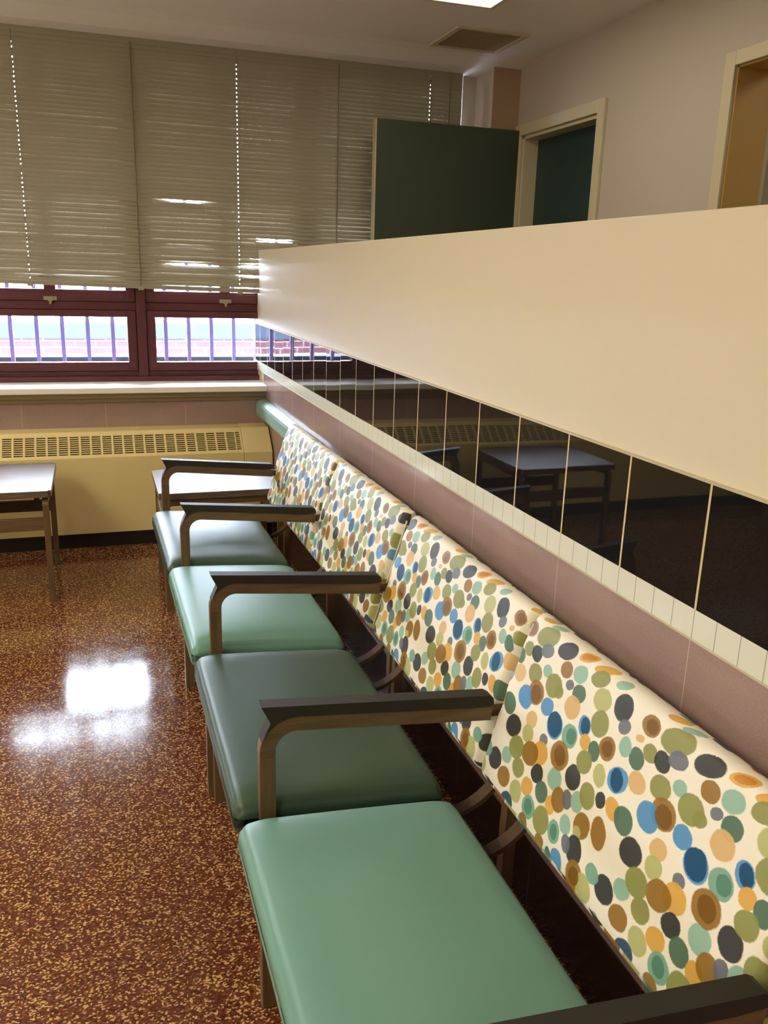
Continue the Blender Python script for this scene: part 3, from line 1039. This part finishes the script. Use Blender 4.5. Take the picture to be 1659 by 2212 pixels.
def rails(y0, y1, parent):
    boxes('front_rail', 'dark_wood', [(-0.630, -0.606, y0, y1, 0.300, 0.358)], parent, bevel=0.002)
    boxes('rear_rail', 'dark_wood', [(-0.275, -0.251, y0, y1, 0.285, 0.340)], parent, bevel=0.002)
    boxes('back_rail', 'dark_wood', [(-0.098, -0.078, y0, y1, 0.50, 0.55)], parent, bevel=0.002)
    for y in (y0 + 0.030, y1 - 0.050):
        p = []
        for i in range(11):
            a = math.pi / 2 * i / 10
            p.append((-0.250 + 0.145 * math.sin(a), 0.330 + 0.145 * (1 - math.cos(a)) - 0.012))
        p = [(-0.290, 0.318)] + p + [(-0.103, 0.52)]
        bm = bmesh.new()
        ribbon(bm, p, 0.005, y - 0.014, y + 0.014)
        finish('back_bracket', bm, 'bracket', parent)


def unit(name, origin, rz, arms, seats, label, half_leg=None):
    e = empty(name, origin, label, 'bench', 'joined waiting chairs along the partition')
    e.rotation_euler = (0, 0, rz)
    for a in arms:
        arm_assembly(a, e)
    for (sa, sb, mat_, lab, uo, ba, bb) in seats:
        seat_cushion(sa, sb, mat_, e, lab)
        rails(sa + 0.012, sb - 0.012, e)
        back_cushion(ba, bb, e, uo)
    if half_leg is not None:
        y = half_leg
        boxes('leg', 'frame_wood_v', [(-0.640, -0.612, y - 0.0125, y + 0.0125, 0, 0.345)], e, bevel=0.0015)
        boxes('leg', 'frame_wood_v', [(-0.134, -0.106, y - 0.0125, y + 0.0125, 0, 0.50)], e, bevel=0.0015)
    return e


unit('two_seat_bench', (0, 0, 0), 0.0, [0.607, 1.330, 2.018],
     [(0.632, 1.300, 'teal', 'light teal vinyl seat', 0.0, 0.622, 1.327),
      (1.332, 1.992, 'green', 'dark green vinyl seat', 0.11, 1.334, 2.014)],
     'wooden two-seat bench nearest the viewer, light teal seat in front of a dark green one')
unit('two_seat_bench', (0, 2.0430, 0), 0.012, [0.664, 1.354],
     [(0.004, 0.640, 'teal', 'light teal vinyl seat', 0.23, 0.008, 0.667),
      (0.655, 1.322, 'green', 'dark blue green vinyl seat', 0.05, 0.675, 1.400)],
     'wooden two-seat bench farther off, with its end against the small table by the radiator', half_leg=0.016)


# ------------------------------------------------------------------ end tables
def u_frame(p, q, parent, top=0.443):
    """inverted U of bent wood between floor points p and q (legs along z)"""
    p, q = Vector(p), Vector(q)
    d = (q - p)
    Ln = d.length
    d.normalize()
    r = 0.03
    path = [(0.0, 0.0), (0.0, top - r)]
    for i in range(1, 7):
        a = math.pi - math.pi / 2 * i / 6
        path.append((r + r * math.cos(a), top - r + r * math.sin(a)))
    bar = path + [(Ln - x_, z_) for x_, z_ in path[::-1]]
    bm = bmesh.new()
    ribbon(bm, bar[1:-1], 0.0145, -0.012, 0.012)
    o = finish('frame_bar', bm, 'frame_wood', parent, bevel=0.0015)
    o.location = p
    o.rotation_euler = (0, 0, math.atan2(d.y, d.x))
    for w in (p, q):
        bm = bmesh.new()
        bx(bm, -0.0145, 0.0145, -0.012, 0.012, 0, top - r + 0.001)
        l = finish('leg', bm, 'frame_wood_v', parent, bevel=0.0015)
        l.location = w
        l.rotation_euler = (0, 0, math.atan2(d.y, d.x))


def table(x0, x1, y0, y1, label, along_y):
    cx_, cy_ = (x0 + x1) / 2, (y0 + y1) / 2
    t = empty('end_table', (cx_, cy_, 0), label, 'table')
    hx, hy = (x1 - x0) / 2, (y1 - y0) / 2
    bm = bmesh.new()
    bx(bm, -hx, hx, -hy, hy, 0.4575, 0.4855)
    bmesh.ops.bevel(bm, geom=[e for e in bm.edges if abs(e.verts[0].co.z - e.verts[1].co.z) > 0.01], offset=0.012, segments=4, affect='EDGES')
    o = finish('tabletop', bm, 'table_wood', t, bevel=0.002)
    i = 0.026
    if along_y:
        for s in (-1, 1):
            u_frame((s * (hx - i), -hy + i, 0), (s * (hx - i), hy - i, 0), t)
        boxes('cross_rail', 'frame_wood', [(-hx + i, hx - i, -hy + i - 0.010, -hy + i + 0.010, 0.315, 0.368)], t, bevel=0.002)
        boxes('cross_rail', 'dark_wood', [(-hx + i, hx - i, hy - i - 0.010, hy - i + 0.010, 0.264, 0.317)], t, bevel=0.002)
    else:
        for s in (-1, 1):
            u_frame((-hx + i, s * (hy - i), 0), (hx - i, s * (hy - i), 0), t)
        boxes('cross_rail', 'frame_wood', [(-hx + i - 0.010, -hx + i + 0.010, -hy + i, hy - i, 0.315, 0.368)], t, bevel=0.002)
        boxes('cross_rail', 'frame_wood', [(hx - i - 0.010, hx - i + 0.010, -hy + i, hy - i, 0.315, 0.368)], t, bevel=0.002)
    for sx in (-1, 1):
        for sy in (-1, 1):
            boxes('spacer', 'black', [(sx * (hx - 0.06) - 0.01, sx * (hx - 0.06) + 0.01, sy * (hy - 0.06) - 0.01, sy * (hy - 0.06) + 0.01, 0.436, 0.4575)], t)
    return t


table(-0.652, -0.120, 3.452, 3.905, 'small walnut end table between the last seat and the radiator corner', False)
table(-1.600, -1.066, 3.600, 4.150, 'small walnut end table at the left edge by the radiator', True)

# ------------------------------------------------------------------ ceiling fittings
def ceiling_light(x0, x1, y0, y1, label, m='lens', hang=0.0):
    e = empty('ceiling_light', ((x0 + x1) / 2, (y0 + y1) / 2, CZ), label, 'ceiling light', 'fluorescent ceiling lights')
    hx, hy = (x1 - x0) / 2, (y1 - y0) / 2
    L = []
    w = 0.022
    if hang:        # unseen box on two rods, hung low to throw light onto the ceiling
        boxes('lens', m, [(-hx, hx, -hy, hy, -hang - 0.05, -hang + 0.05)], e)
        for q in (-0.4, 0.4):
            bm = bmesh.new()
            tube(bm, [(0, q, -hang + 0.05), (0, q, 0)], 0.006, 8)
            finish('rod', bm, 'white_metal', e)
        boxes('end_plate', 'white_metal', [(-hx - 0.01, hx + 0.01, hy, hy + 0.012, -hang - 0.055, -hang + 0.055)], e)
        boxes('end_plate', 'white_metal', [(-hx - 0.01, hx + 0.01, -hy - 0.012, -hy, -hang - 0.055, -hang + 0.055)], e)
        return
    L += [(-hx - w, hx + w, -hy - w, -hy, -0.014, 0), (-hx - w, hx + w, hy, hy + w, -0.014, 0),
          (-hx - w, -hx, -hy, hy, -0.014, 0), (hx, hx + w, -hy, hy, -0.014, 0)]
    boxes('frame', 'white_metal', L, e, bevel=0.002)
    boxes('lens', m, [(-hx, hx, -hy, hy, -0.008, -0.002)], e)


ceiling_light(0.22, 0.80, 2.48, 3.685, 'lit ceiling light whose corner shows at the top edge', 'lens_dim')
ceiling_light(-2.75, -2.15, 0.9, 2.1, 'unseen box light above the aisle left of the near bench, hung low to brighten the ceiling', 'lens_near', 0.30)
ceiling_light(-2.75, -2.15, 3.0, 4.2, 'added unseen box light by the window, brightening the ceiling and blind', 'lens_far', 0.30)  # added out of view to lift the ceiling and blind
ceiling_light(-2.75, -2.15, -1.6, -0.4, 'unseen box light behind the camera, hung low to brighten the ceiling', 'lens', 0.30)
ceiling_light(1.9, 2.5, 1.7, 2.3, 'added unseen light brightening the passage past the right doorway', 'lens_dim')  # added out of view so the passage is not dark

v = empty('ceiling_vent', (0.983, 4.21, CZ), 'square dusty ceiling vent near the window', 'vent')
hv = 0.185
boxes('frame', 'vent_frame', [(-hv, hv, -hv, -hv + 0.028, -0.008, 0), (-hv, hv, hv - 0.028, hv, -0.008, 0),
                              (-hv, -hv + 0.028, -hv + 0.028, hv - 0.028, -0.008, 0), (hv - 0.028, hv, -hv + 0.028, hv - 0.028, -0.008, 0)], v, bevel=0.002)
bm = bmesh.new()
for i in range(26):
    y = -hv + 0.034 + i * (2 * hv - 0.068) / 25
    bx(bm, -hv + 0.028, hv - 0.028, y - 0.0035, y + 0.0035, -0.0055, -0.0015)
finish('grille', bm, 'vent', v)
boxes('backing', 'apron', [(-hv + 0.02, hv - 0.02, -hv + 0.02, hv - 0.02, -0.0012, -0.0002)], v)
